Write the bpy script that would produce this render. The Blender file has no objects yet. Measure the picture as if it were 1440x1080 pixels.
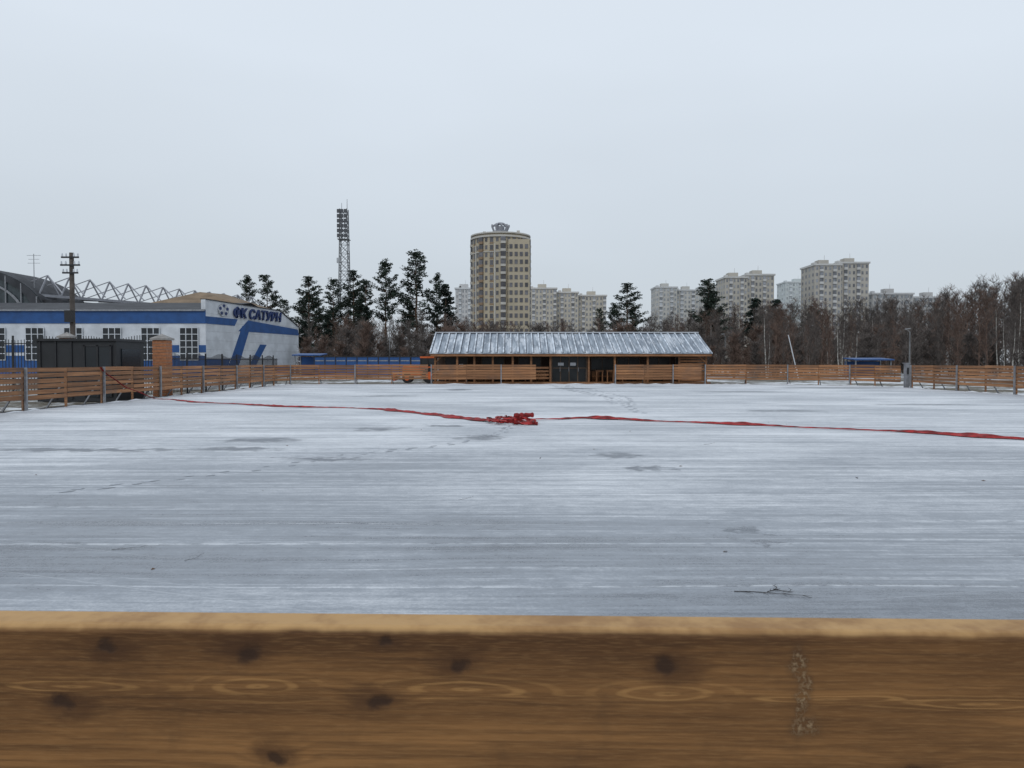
import bpy, math, random
from mathutils import Vector, Matrix
random.seed(7)
scene = bpy.context.scene
R = random.uniform

# ------------------------------------------------------------------ node helpers
def new_mat(name):
    m = bpy.data.materials.new(name); m.use_nodes = True
    nt = m.node_tree
    return m, nt, nt.nodes["Principled BSDF"]
def nd(nt, t, **kw):
    n = nt.nodes.new(t)
    for k, v in kw.items(): setattr(n, k, v)
    return n
def setin(nt, sock, v):
    if isinstance(v, bpy.types.NodeSocket): nt.links.new(v, sock)
    else: sock.default_value = v
def mth(nt, op, a, b=0.0, c=None, clamp=False):
    n = nd(nt, "ShaderNodeMath", operation=op); n.use_clamp = clamp
    setin(nt, n.inputs[0], a); setin(nt, n.inputs[1], b)
    if c is not None: setin(nt, n.inputs[2], c)
    return n.outputs[0]
def mix(nt, f, a, b, mode="MIX"):
    n = nd(nt, "ShaderNodeMix", data_type="RGBA", blend_type=mode)
    setin(nt, n.inputs[0], f)
    for s, v in ((n.inputs[6], a), (n.inputs[7], b)):
        if isinstance(v, (tuple, list)): v = (v[0], v[1], v[2], 1)
        setin(nt, s, v)
    return n.outputs[2]
def coords(nt, scale=(1, 1, 1), loc=(0, 0, 0), rot=0.0):
    tc = nd(nt, "ShaderNodeTexCoord"); mp = nd(nt, "ShaderNodeMapping")
    src = tc.outputs["Object"]
    if rot:
        m0 = nd(nt, "ShaderNodeMapping"); m0.inputs["Rotation"].default_value = (0, 0, rot)
        nt.links.new(src, m0.inputs[0]); src = m0.outputs[0]
    nt.links.new(src, mp.inputs[0])
    mp.inputs["Scale"].default_value = scale; mp.inputs["Location"].default_value = loc
    return mp.outputs[0]
def noise(nt, vec, scale=1.0, detail=4.0, rough=0.55, dist=0.0):
    n = nd(nt, "ShaderNodeTexNoise"); nt.links.new(vec, n.inputs["Vector"])
    n.inputs["Scale"].default_value = scale; n.inputs["Detail"].default_value = detail
    n.inputs["Roughness"].default_value = rough; n.inputs["Distortion"].default_value = dist
    return n
def mrange(nt, v, a, b, c=0.0, d=1.0, smooth=True):
    n = nd(nt, "ShaderNodeMapRange"); n.interpolation_type = "SMOOTHSTEP" if smooth else "LINEAR"
    nt.links.new(v, n.inputs[0])
    for i, x in enumerate((a, b, c, d)): n.inputs[i+1].default_value = x
    return n.outputs[0]
def bump(nt, bs, h, strength=0.3, dist=0.02):
    n = nd(nt, "ShaderNodeBump"); n.inputs["Strength"].default_value = strength
    n.inputs["Distance"].default_value = dist
    nt.links.new(h, n.inputs["Height"]); nt.links.new(n.outputs[0], bs.inputs["Normal"])
def distort(nt, P, nscale, amp, detail=3):
    nz = noise(nt, coords(nt, nscale), 1.0, detail, 0.6)
    sub = nd(nt, "ShaderNodeVectorMath", operation="SUBTRACT"); nt.links.new(nz.outputs["Color"], sub.inputs[0]); sub.inputs[1].default_value = (.5,.5,.5)
    scl = nd(nt, "ShaderNodeVectorMath", operation="MULTIPLY"); nt.links.new(sub.outputs[0], scl.inputs[0]); scl.inputs[1].default_value = amp
    adv = nd(nt, "ShaderNodeVectorMath", operation="ADD"); nt.links.new(P, adv.inputs[0]); nt.links.new(scl.outputs[0], adv.inputs[1])
    return adv.outputs[0]
def blobs(nt, vec, lst, plane="xz"):
    """smallest normalised distance to a list of ellipses (u,v,ru,rv)"""
    cur = None
    for (u, v, a, b) in lst:
        s = nd(nt, "ShaderNodeVectorMath", operation="SUBTRACT"); nt.links.new(vec, s.inputs[0])
        m = nd(nt, "ShaderNodeVectorMath", operation="MULTIPLY"); nt.links.new(s.outputs[0], m.inputs[0])
        if plane == "xz": s.inputs[1].default_value = (u, 0, v); m.inputs[1].default_value = (1/a, 0, 1/b)
        else: s.inputs[1].default_value = (u, v, 0); m.inputs[1].default_value = (1/a, 1/b, 0)
        l = nd(nt, "ShaderNodeVectorMath", operation="LENGTH"); nt.links.new(m.outputs[0], l.inputs[0])
        o = l.outputs["Value"]
        cur = o if cur is None else mth(nt, "MINIMUM", cur, o)
    return cur
def simple(name, col, rough=0.7, var=0.25, scale=2.0, island=0.0, metal=0.0, stretch=(1, 1, 1), bmp=0.0, spec=0.4):
    m, nt, bs = new_mat(name)
    v = coords(nt, stretch); n = noise(nt, v, scale, 3)
    dark = tuple(c*(1-var) for c in col); light = tuple(min(1, c*(1+var)) for c in col)
    c = mix(nt, mrange(nt, n.outputs[0], 0.3, 0.7), dark, light)
    if island > 0:
        g = nd(nt, "ShaderNodeNewGeometry")
        f = mrange(nt, g.outputs["Random Per Island"], 0, 1, 1-island, 1+island, False)
        mm = nd(nt, "ShaderNodeVectorMath", operation="SCALE"); nt.links.new(c, mm.inputs[0]); nt.links.new(f, mm.inputs["Scale"])
        c = mm.outputs[0]
    nt.links.new(c, bs.inputs["Base Color"])
    bs.inputs["Roughness"].default_value = rough; bs.inputs["Metallic"].default_value = metal
    bs.inputs["Specular IOR Level"].default_value = spec
    if bmp > 0: bump(nt, bs, n.outputs[0], bmp)
    return m

# ------------------------------------------------------------------ mesh builder
class MB:
    def __init__(s): s.v = []; s.f = []; s.m = []; s.M = None
    def add(s, vs, fs, mat=0):
        o = len(s.v)
        if s.M is not None: vs = [tuple(s.M @ Vector(p)) for p in vs]
        s.v.extend(vs)
        for f in fs: s.f.append(tuple(i+o for i in f)); s.m.append(mat)
    def box(s, x0, x1, y0, y1, z0, z1, mat=0):
        s.add([(x0,y0,z0),(x1,y0,z0),(x1,y1,z0),(x0,y1,z0),(x0,y0,z1),(x1,y0,z1),(x1,y1,z1),(x0,y1,z1)],
              [(0,3,2,1),(4,5,6,7),(0,1,5,4),(1,2,6,5),(2,3,7,6),(3,0,4,7)], mat)
    def beam(s, a, b, w, h, mat=0, up=(0,0,1)):
        a = Vector(a); b = Vector(b); d = (b-a)
        if d.length < 1e-6: return
        d.normalize(); u = Vector(up)
        if abs(d.dot(u)) > 0.98: u = Vector((0,1,0))
        sd = d.cross(u).normalized(); u = sd.cross(d).normalized()
        sd *= w/2; u *= h/2
        vs = [a-sd-u, a+sd-u, a+sd+u, a-sd+u, b-sd-u, b+sd-u, b+sd+u, b-sd+u]
        s.add([tuple(p) for p in vs], [(3,2,1,0),(4,5,6,7),(0,1,5,4),(1,2,6,5),(2,3,7,6),(3,0,4,7)], mat)
    def tube(s, a, b, r0, r1, n=8, mat=0, caps=True):
        a = Vector(a); b = Vector(b); d = (b-a)
        if d.length < 1e-6: return
        d.normalize(); u = Vector((0,0,1)) if abs(d.z) < 0.9 else Vector((1,0,0))
        p = d.cross(u).normalized(); q = d.cross(p)
        vs = []
        for c, r in ((a, r0), (b, r1)):
            for i in range(n):
                t = 2*math.pi*i/n; vs.append(tuple(c + p*(r*math.cos(t)) + q*(r*math.sin(t))))
        fs = [(i, (i+1) % n, n+(i+1) % n, n+i) for i in range(n)]
        if caps: fs += [tuple(range(n))[::-1], tuple(range(n, 2*n))]
        s.add(vs, fs, mat)
    def build(s, name, mats, parent=None, smooth=False, bevel=0):
        me = bpy.data.meshes.new(name); me.from_pydata(s.v, [], s.f)
        for m in mats: me.materials.append(m)
        me.polygons.foreach_set("material_index", s.m)
        if smooth: me.polygons.foreach_set("use_smooth", [True]*len(s.f))
        me.update()
        o = bpy.data.objects.new(name, me); scene.collection.objects.link(o)
        if parent: o.parent = parent
        if bevel:
            b = o.modifiers.new("bevel", "BEVEL"); b.width = bevel; b.segments = 3; b.limit_method = "ANGLE"
        return o
def empty(name, loc=(0,0,0)):
    e = bpy.data.objects.new(name, None); e.location = loc; scene.collection.objects.link(e); return e

# ------------------------------------------------------------------ materials
def wood_fence_mat():
    m, nt, bs = new_mat("stained_fence_wood")
    g = nd(nt, "ShaderNodeNewGeometry")
    n = noise(nt, coords(nt, (0.6, 0.6, 28)), 1.0, 4)
    n2 = noise(nt, coords(nt, (1, 1, 1)), 0.8, 4)
    c = mix(nt, mrange(nt, n.outputs[0], 0.3, 0.7), (0.19, 0.082, 0.034), (0.39, 0.19, 0.085))
    c = mix(nt, mrange(nt, n2.outputs[0], 0.48, 0.8), c, (0.15, 0.09, 0.06))
    f = mrange(nt, g.outputs["Random Per Island"], 0, 1, 0.6, 1.25, False)
    mm = nd(nt, "ShaderNodeVectorMath", operation="SCALE"); nt.links.new(c, mm.inputs[0]); nt.links.new(f, mm.inputs["Scale"])
    nt.links.new(mm.outputs[0], bs.inputs["Base Color"]); bs.inputs["Roughness"].default_value = 0.75
    return m
M_FW = wood_fence_mat()
M_STEEL = simple("galvanised_steel", (0.25, 0.26, 0.28), 0.5, 0.2, 5, metal=0.3)
M_BLACK = simple("black_rubber_and_shade", (0.02, 0.02, 0.022), 0.8, 0.4, 3)  # tyre rubber, and the painted shade strip along the rink edge
M_IRON = simple("black_iron", (0.02, 0.021, 0.024), 0.5, 0.2, 5)
M_DWOOD = simple("dark_wood", (0.05, 0.031, 0.021), 0.7, 0.3, 2, island=0.25, stretch=(1, 1, 10))
M_MWOOD = simple("veranda_wood", (0.25, 0.12, 0.055), 0.7, 0.3, 2, island=0.3, stretch=(1, 1, 10))
M_GLASS = simple("dark_glass", (0.02, 0.025, 0.03), 0.15, 0.3, 0.4, spec=0.4)
M_WHITE = simple("white_paint", (0.56, 0.59, 0.63), 0.6, 0.12, 0.8)
M_BLUE = simple("blue_paint", (0.016, 0.075, 0.235), 0.5, 0.15, 1.0)
M_NAVY = simple("navy_letters", (0.010, 0.03, 0.12), 0.4, 0.1, 1.0)
M_GREYROOF = simple("grey_roofing", (0.055, 0.058, 0.065), 0.75, 0.25, 0.6, spec=.2)
M_TAN = simple("tan_roof", (0.21, 0.155, 0.105), 0.8, 0.2, 0.6, spec=.2)
M_BRICK = simple("orange_brick", (0.36, 0.15, 0.07), 0.8, 0.2, 9)
M_CONC = simple("concrete", (0.28, 0.27, 0.26), 0.85, 0.25, 3)
M_POLEW = simple("old_pole_wood", (0.10, 0.085, 0.075), 0.85, 0.3, 3)
M_ORANGE = simple("orange_paint", (0.62, 0.13, 0.03), 0.45, 0.1, 3)
M_RED = simple("red_fabric", (0.27, 0.02, 0.02), 0.6, 0.5, 5, bmp=0.4, spec=.25)

def ice_mat():
    m, nt, bs = new_mat("frosted_ice")
    P = coords(nt)
    sep = nd(nt, "ShaderNodeSeparateXYZ"); nt.links.new(P, sep.inputs[0])
    PD = distort(nt, P, (.12,.3,1), (.0,.45,0), 2)
    def nz2(sc, loc, detail, rough, dist=0.0):
        mp = nd(nt, "ShaderNodeMapping"); nt.links.new(PD, mp.inputs[0]); mp.inputs["Scale"].default_value = sc; mp.inputs["Location"].default_value = loc
        return noise(nt, mp.outputs[0], 1.0, detail, rough, dist)
    fine = nz2((0.50, 17, 1), (0,0,0), 5, 0.72)
    med = nz2((0.12, 2.8, 1), (3,1,0), 5, 0.65)
    patch = noise(nt, coords(nt, (0.16, 0.26, 1), (7, 4, 0)), 1.0, 7, 0.68)
    grain = noise(nt, coords(nt), 34.0, 3, 0.8)
    grain2 = noise(nt, coords(nt, (1, 1.6, 1)), 5.0, 5, 0.75)
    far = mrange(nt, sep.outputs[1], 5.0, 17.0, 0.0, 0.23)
    w = mth(nt, "MULTIPLY", fine.outputs[0], 0.62)
    w = mth(nt, "ADD", w, mth(nt, "MULTIPLY", med.outputs[0], 0.65))
    w = mth(nt, "ADD", w, mth(nt, "MULTIPLY", patch.outputs[0], 0.95))
    w = mth(nt, "ADD", w, mth(nt, "MULTIPLY", grain.outputs[0], 0.38))
    w = mth(nt, "ADD", w, mth(nt, "MULTIPLY", grain2.outputs[0], 0.42))
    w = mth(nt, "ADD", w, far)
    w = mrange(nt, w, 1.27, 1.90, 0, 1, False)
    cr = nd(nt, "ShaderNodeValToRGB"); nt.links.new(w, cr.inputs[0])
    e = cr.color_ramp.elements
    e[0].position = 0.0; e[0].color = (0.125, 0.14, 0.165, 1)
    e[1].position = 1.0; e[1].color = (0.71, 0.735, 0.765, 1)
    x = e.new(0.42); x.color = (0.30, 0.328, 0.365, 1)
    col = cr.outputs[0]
    ln = nz2((0.06, 9, 1), (1, 9, 0), 3, 0.6)
    lf = mth(nt, "MULTIPLY", mrange(nt, ln.outputs[0], 0.57, 0.66), 0.6)
    lf = mth(nt, "MULTIPLY", lf, mrange(nt, grain2.outputs[0], .38, .58))
    col = mix(nt, lf, col, (0.68, 0.71, 0.74))
    ld = mth(nt, "MULTIPLY", mrange(nt, ln.outputs[0], 0.43, 0.35), 0.40)
    col = mix(nt, ld, col, (0.17, 0.19, 0.22))
    for rot, loc in ((.35,(2,3,0)),(-.22,(5,1,0))):
        sc = noise(nt, coords(nt, (0.12, 22, 1), loc, rot), 1.0, 2, .5)
        sf = mth(nt, "MULTIPLY", mrange(nt, sc.outputs[0], .67, .71), .22)
        col = mix(nt, sf, col, (.64,.67,.70))
    adv = distort(nt, P, (2.4,2.4,1), (1.7,1.3,0), 4)
    lst = [(-4.9,13.7,.7,.2),(-5.0,15.2,.6,.4),(-3.0,17.8,.45,.4),(-1.6,18.6,.35,.3),(-7.7,13.5,1.9,.2),(-2.9,12.3,.5,.2),
           (-3.4,12.4,.25,.1),(1.75,12.7,.25,.35),(1.95,11.2,.3,.12),(2.1,7.1,.12,.12),(2.2,6.55,.1,.06),(-3,43,.6,1.2),
           (19.5,46,3,.9),(8.6,24.3,1.0,.35),(15,28,1.6,.3),(-10.5,12.8,.8,.1),(12,40,2,.6),(3.6,45,1.2,.8),(-.6,15.8,.35,.45),(-6,35,1.5,.4)]
    b = blobs(nt, adv, lst, "xy")
    bf = mth(nt, "MULTIPLY", mrange(nt, b, 1.6, 0.6), 0.85)
    bf = mth(nt, "MULTIPLY", bf, mrange(nt, fine.outputs[0], .35, .55, .5, 1.0))
    col = mix(nt, bf, col, (0.10, 0.115, 0.14))
    nt.links.new(col, bs.inputs["Base Color"])
    ro = mrange(nt, w, 0.0, 0.8, 0.24, 0.65)
    ro = mth(nt, "SUBTRACT", ro, mth(nt, "MULTIPLY", bf, 0.2), clamp=True)
    nt.links.new(ro, bs.inputs["Roughness"]); bs.inputs["Specular IOR Level"].default_value = 0.28
    bump(nt, bs, grain.outputs[0], 0.3, 0.008)
    return m
M_ICE = ice_mat()

def ground_mat():
    m, nt, bs = new_mat("snowy_ground")
    n = noise(nt, coords(nt), 0.12, 6, 0.65); n2 = noise(nt, coords(nt), 1.5, 5, 0.7)
    s = mth(nt, "ADD", mth(nt, "MULTIPLY", n.outputs[0], 0.7), mth(nt, "MULTIPLY", n2.outputs[0], 0.4))
    earth = mix(nt, n2.outputs[0], (0.05, 0.042, 0.03), (0.14, 0.12, 0.08))
    c = mix(nt, mrange(nt, s, 0.53, 0.62), earth, (0.62, 0.65, 0.68))
    nt.links.new(c, bs.inputs["Base Color"]); bs.inputs["Roughness"].default_value = 0.85
    return m

# ------------------------------------------------------------------ ground + ice
g = MB(); g.box(-1500, 1500, -300, 2200, -0.5, -0.12, 0); g.build("ground", [ground_mat()])
outline = [(-15.4,0.64),(-15.5,50.5),(-15.1,52.6),(-13.5,54.0),(13.5,54.0),(19,53.0),(22.3,50.8),(23.9,46.6),(24,0.64)]
ic = MB(); n = len(outline)
ic.add([(x,y,0) for x,y in outline]+[(x,y,-0.1) for x,y in outline], [tuple(range(n))[::-1]]+[(i,(i+1)%n,n+(i+1)%n,n+i) for i in range(n)])
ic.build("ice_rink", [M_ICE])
ap = MB()
cx, cy = 4, 27
for i in range(n-1):
    a = Vector(outline[i]); b = Vector(outline[i+1])
    d = (b-a).normalized(); nrm = Vector((-d.y, d.x))
    if nrm.dot(a-Vector((cx,cy))) < 0: nrm = -nrm
    ap.add([(a.x,a.y,-0.05),(b.x,b.y,-0.05),(b.x+nrm.x*.9,b.y+nrm.y*.9,-0.05),(a.x+nrm.x*.9,a.y+nrm.y*.9,-0.05)], [(0,1,2,3)])
ap.build("edging_shade_strip", [M_BLACK])  # black strip paints the shade below the fence, doubling as rubber edging
sb = MB(); random.seed(77)
for i in range(n-1):
    a = Vector(outline[i]); b = Vector(outline[i+1]); L = (b-a).length; d = (b-a)/L; nr = Vector((-d.y,d.x))
    if nr.dot(Vector((cx,cy))-a) < 0: nr = -nr
    t = 0
    while t < L:
        ln = R(.3,1.6)
        if random.random() < .5:
            c = a+d*(t+ln/2)+nr*R(-.05,.15); ww = R(.05,.16); hh = R(.02,.06); k = 9
            ring = [(c.x+d.x*ln/2*math.cos(6.283*j/k)*R(.8,1.1)-d.y*ww*math.sin(6.283*j/k), c.y+d.y*ln/2*math.cos(6.283*j/k)*R(.8,1.1)+d.x*ww*math.sin(6.283*j/k), .004) for j in range(k)]
            sb.add(ring+[(c.x,c.y,hh)], [(j,(j+1)%k,k) for j in range(k)])
        t += ln
sb.build("snow_bank", [simple("snow",(.70,.73,.77),.8,.1,3)], smooth=True)

# ------------------------------------------------------------------ rink fences
def fence(poly, panel=2.35, zt=1.36, planks=6, inward=Vector((4,27))):
    b = MB(); k = 0
    for i in range(len(poly)-1):
        A = Vector(poly[i]); B = Vector(poly[i+1]); L = (B-A).length
        cnt = max(1, round(L/panel)); d = (B-A).normalized(); nr = Vector((-d.y, d.x))
        if nr.dot(inward-A) < 0: nr = -nr
        for j in range(cnt):
            p = A+d*(L*j/cnt); q = A+d*(L*(j+1)/cnt)
            dz = R(-.015,.015)
            for r in range(planks):
                zc = zt-0.0725-r*0.18+dz+R(-.008,.008)
                s = p+d*R(.004,.02); e = q-d*R(.004,.02); off = nr*R(-.004,.004)
                b.beam((s.x+off.x,s.y+off.y,zc),(e.x+off.x,e.y+off.y,zc+R(-.01,.01)),0.032,0.14,0)
            c = p-nr*.045
            b.beam((c.x,c.y,-0.1),(c.x,c.y,zt-.02),.05,.09,0)
            if k % 2 == 0:
                c = p+nr*.055
                b.beam((c.x,c.y,0.0),(c.x,c.y,zt+.01),.07,.07,1)
                b.beam((c.x-.1*abs(d.x)-.0,c.y,0.01),(c.x+.1,c.y,0.01),.16,.02,1)
            c2 = p-nr*.07; c3 = p-nr*.75
            b.beam((c2.x,c2.y,.95),(c3.x,c3.y,-.1),.05,.05,1)
            k += 1
    return b.build("wooden_fence", [M_FW, M_STEEL])
fence([(-15.55,0.9),(-15.62,50.6),(-15.2,52.7),(-13.6,54.15),(-5.9,54.15)])
fence([(-5.7,54.35),(1.7,54.35)])
fence([(7.3,54.35),(13.4,54.35)])
fence([(13.6,54.15),(19.05,53.15),(22.4,50.95),(23.95,47.4)])
fence([(24.1,46.4),(24.15,0.9)])

# ------------------------------------------------------------------ near fence
def plank_mat():
    m, nt, bs = new_mat("near_plank_wood")
    P = coords(nt)
    V = distort(nt, P, (6,4,20), (.035,0,.013), 3)
    VK = distort(nt, P, (50,40,60), (.022,0,.015), 4)
    broad = noise(nt, coords(nt, (2.0, 2.5, 22)), 1.0, 4, 0.6)
    grain = noise(nt, coords(nt, (7, 40, 330)), 1.0, 4, 0.65)
    fib = noise(nt, coords(nt, (60, 60, 700)), 1.0, 2, 0.6)
    pz = nd(nt, "ShaderNodeSeparateXYZ"); nt.links.new(P, pz.inputs[0])
    tone = mth(nt, "ADD", mrange(nt, broad.outputs[0], 0.3, 0.72), mrange(nt, pz.outputs[2], .025, .06, .12, -.35), clamp=True)
    c = mix(nt, tone, (0.098, 0.043, 0.014), (0.275, 0.132, 0.044))
    kn = [(-.309,.056,.010,.0065),(-.198,.0525,.012,.008),(-.094,.063,.007,.0045),(-.037,.0434,.010,.007),(.116,.046,.011,.010),
          (-.1,.0165,.011,.006),(-.343,.0128,.010,.007),(-.177,-.027,.009,.006),(.3,-.035,.012,.009),(.05,-.05,.01,.008)]
    k0 = blobs(nt, P, kn)
    sp = nd(nt, "ShaderNodeSeparateXYZ"); nt.links.new(V, sp.inputs[0])
    bend = mth(nt, "MULTIPLY", mrange(nt, k0, 4.5, 0.8), 0.007)
    ph = mth(nt, "ADD", mth(nt, "ADD", sp.outputs[2], bend), mth(nt, "MULTIPLY", broad.outputs[0], .03))
    lines = mth(nt, "SINE", mth(nt, "MULTIPLY", ph, 700.0))
    c = mix(nt, mth(nt, "MULTIPLY", mrange(nt, lines, 0.0, 1.0), 0.24), c, (0.06, 0.026, 0.009))
    c = mix(nt, mth(nt, "MULTIPLY", mrange(nt, grain.outputs[0], 0.42, 0.68), 0.45), c, (0.06, 0.027, 0.010))
    c = mix(nt, mth(nt, "MULTIPLY", mrange(nt, fib.outputs[0], 0.45, 0.7), 0.20), c, (0.36, 0.20, 0.08))
    eye = blobs(nt, V, [(-.336,.025,.085,.0085),(-.196,.025,.055,.0105),(-.034,.025,.075,.0115),(.116,.025,.06,.0105),(.35,.02,.09,.007),(-.1,.02,.2,.006),(.24,.022,.1,.005)])
    ring = mth(nt, "SINE", mth(nt, "MULTIPLY", eye, 15.0))
    rf = mth(nt, "MULTIPLY", mrange(nt, ring, 0.1, 1.0), mrange(nt, eye, 1.35, 0.5))
    rf = mth(nt, "MULTIPLY", rf, mrange(nt, grain.outputs[0], .62, .42))
    c = mix(nt, mth(nt, "MULTIPLY", rf, 0.55), c, (0.40, 0.215, 0.075))
    k = blobs(nt, VK, kn)
    k2 = blobs(nt, VK, [(u+s*.5*a,v-s*.35*b,a*1.7,b*1.25) for s,(u,v,a,b) in zip((1,-1,1,-1,1,-1,1,-1,1,-1),kn)])
    halo = mth(nt, "MULTIPLY", mrange(nt, k2, 1.8, 0.5), 0.62)
    c = mix(nt, halo, c, (0.055, 0.023, 0.009))
    core = mth(nt, "MULTIPLY", mrange(nt, k, 1.15, 0.35), 0.75)
    c = mix(nt, core, c, (0.025, 0.012, 0.007))
    s = blobs(nt, VK, [(.214,.045,.006,.014),(.217,.022,.0045,.018),(.219,.000,.009,.008)])
    gr = noise(nt, coords(nt), 230.0, 4, 0.75)
    sf = mth(nt, "MULTIPLY", mrange(nt, s, 1.3, 0.4), mrange(nt, gr.outputs[0], 0.46, 0.60))
    c = mix(nt, mth(nt, "MULTIPLY", mrange(nt, s, 1.9, .7), .4), c, (0.06, 0.03, 0.014))
    c = mix(nt, mth(nt, "MULTIPLY", sf, 0.7), c, (0.33, 0.23, 0.13))
    bl = noise(nt, coords(nt, (8, 8, 7), (3,0,1)), 1.0, 5, 0.72)
    c = mix(nt, mth(nt, "MULTIPLY", mrange(nt, bl.outputs[0], 0.50, 0.75), 0.5), c, (0.075, 0.038, 0.017))
    # paler upper arris: sky light on the plank top mixed into the colour
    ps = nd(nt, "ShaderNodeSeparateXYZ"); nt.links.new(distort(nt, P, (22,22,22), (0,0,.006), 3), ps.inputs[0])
    top_light = mth(nt, "MULTIPLY", mrange(nt, ps.outputs[2], .0670, .0722), .85)
    c = mix(nt, top_light, c, mix(nt, mrange(nt, bl.outputs[0], .38, .62), (0.54, 0.33, 0.14), (0.33, 0.18, 0.07)))
    nt.links.new(c, bs.inputs["Base Color"])
    bs.inputs["Roughness"].default_value = 0.62; bs.inputs["Specular IOR Level"].default_value = 0.25
    h = mth(nt, "ADD", mth(nt, "MULTIPLY", grain.outputs[0], .6), mth(nt, "MULTIPLY", sf, 1.5))
    h = mth(nt, "SUBTRACT", h, core)
    bump(nt, bs, h, 0.45, 0.0015)
    return m
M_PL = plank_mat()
nf = empty("wooden_fence")
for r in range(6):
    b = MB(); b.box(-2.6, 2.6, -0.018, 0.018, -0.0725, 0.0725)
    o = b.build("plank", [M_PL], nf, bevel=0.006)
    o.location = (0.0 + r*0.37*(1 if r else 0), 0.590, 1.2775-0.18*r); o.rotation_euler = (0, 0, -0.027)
pb = MB()
for x in (-2.4, -1.25, 1.25, 2.4):
    yy = 0.645-0.027*x
    pb.beam((x,yy+.01,-.1),(x,yy+.01,1.3),.07,.07,0)
pb.build("steel_posts", [M_STEEL], nf)
fence([(-2.65,0.66),(-15.5,0.9)]); fence([(2.65,0.52),(24.1,0.62)])

# ------------------------------------------------------------------ red ribbon on the ice
random.seed(3)
pts = [(-15.45,28.9,1.36),(-15.4,30.6,.62),(-15.2,32.4,.06),(-14.0,31.4,.03),(-12,29.4,.03),(-8.1,26.7,.03),(-5.6,25.6,.03),(-3.9,24.6,.03),
       (-2.4,22.4,.03),(-1.2,20.8,.03),(-.4,19.9,.05),(.35,20.1,.06),(1.3,20.6,.03),(2.4,20.9,.04),(4,19.8,.03),(5.7,18.8,.03),(7.2,17.8,.03),
       (8.6,16.9,.03),(10.2,15.2,.03),(13,13.2,.03),(18,11.2,.03),(22,9.6,.03),(24,9.2,.5)]
def catmull(P, n=14):
    out = []
    for i in range(len(P)-1):
        p0 = Vector(P[max(i-1,0)]); p1 = Vector(P[i]); p2 = Vector(P[i+1]); p3 = Vector(P[min(i+2,len(P)-1)])
        for k in range(n):
            t = k/n
            out.append(0.5*((2*p1)+(p2-p0)*t+(2*p0-5*p1+4*p2-p3)*t*t+(3*p1-p0-3*p2+p3)*t**3))
    out.append(Vector(P[-1])); return out
rb = MB(); cl = catmull(pts, 22); vs = []; fs = []
K = 7; tot = 0
wide = [(-12.5,1.0,.10),(-8.1,1.6,.14),(-3.7,.8,.2),(-1.6,1.3,.22),(2.5,.9,.22),(5.5,.7,.19),(9.4,.8,.22),(14,1,.2)]
for i, p in enumerate(cl):
    d = (cl[min(i+1,len(cl)-1)]-cl[max(i-1,0)]).normalized(); sd = Vector((-d.y, d.x, 0)).normalized()
    if i: tot += (cl[i]-cl[i-1]).length
    s = tot
    w = 0.028+0.012*math.sin(s*3.1)
    for (xw, sg, am) in wide: w = max(w, 0.028+am*math.exp(-((p.x-xw)/sg)**2)*(.75+.25*math.sin(s*5)))
    if i < 44: w = 0.04
    for k in range(K):
        u = (k/(K-1)-.5)*2
        hz = 0.01+0.06*abs(math.sin(s*3.9+k*1.7))*(0.35+w*4)*(1-u*u)
        off = w*u + 0.07*math.sin(s*1.3)+.04*math.sin(s*3.7)
        vs.append((p.x+sd.x*off, p.y+sd.y*off, max(0.006, p.z-.025+hz)))
    if i:
        for k in range(K-1): fs.append(((i-1)*K+k,(i-1)*K+k+1,i*K+k+1,i*K+k))
rb.add(vs, fs)
for L in range(7):
    c0 = Vector((R(-.45,.4), 20.0+R(-1.0,.5), 0)); a0 = R(0,6.28); loop = []
    ra, rb_ = R(.2,.5), R(.12,.35)
    for k in range(13):
        t = a0+k/12*R(4.0,5.6); loop.append((c0.x+ra*math.cos(t), c0.y+rb_*math.sin(t)*1.8, .03+.07*abs(math.sin(t*1.5+L))))
    lp = catmull(loop, 4); vv = []; ff = []
    for i, p in enumerate(lp):
        tw = i*.22+L
        sx, sz = .05*math.cos(tw), .035*math.sin(tw)
        d = (lp[min(i+1,len(lp)-1)]-lp[max(i-1,0)]).normalized(); sd = Vector((-d.y,d.x,0)).normalized()
        for u in (-1,0,1):
            vv.append((p.x+sd.x*sx*u, p.y+sd.y*sx*u, max(.008,p.z+sz*u+(0.02 if u==0 else 0))))
        if i:
            for k in range(2): ff.append(((i-1)*3+k,(i-1)*3+k+1,i*3+k+1,i*3+k))
    rb.add(vv, ff)
def roll(a, b2, r0, r1):
    a = Vector(a); b2 = Vector(b2); nn = 8
    for i in range(nn):
        p = a.lerp(b2,i/nn); q = a.lerp(b2,(i+1)/nn)
        f = lambda t: (r0+(r1-r0)*t)*(1+.22*math.sin(t*21))
        rb.tube(p,q+(q-p)*.05,f(i/nn),f((i+1)/nn),10,0,i in (0,nn-1))
roll((.08,20.3,.13),(.55,20.6,.13),.07,.06); roll((.05,19.0,.04),(.62,18.8,.045),.035,.04); roll((-.5,20.0,.05),(-.1,19.4,.04),.04,.035)
rb.build("red_barrier_ribbon", [M_RED], smooth=True)

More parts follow.
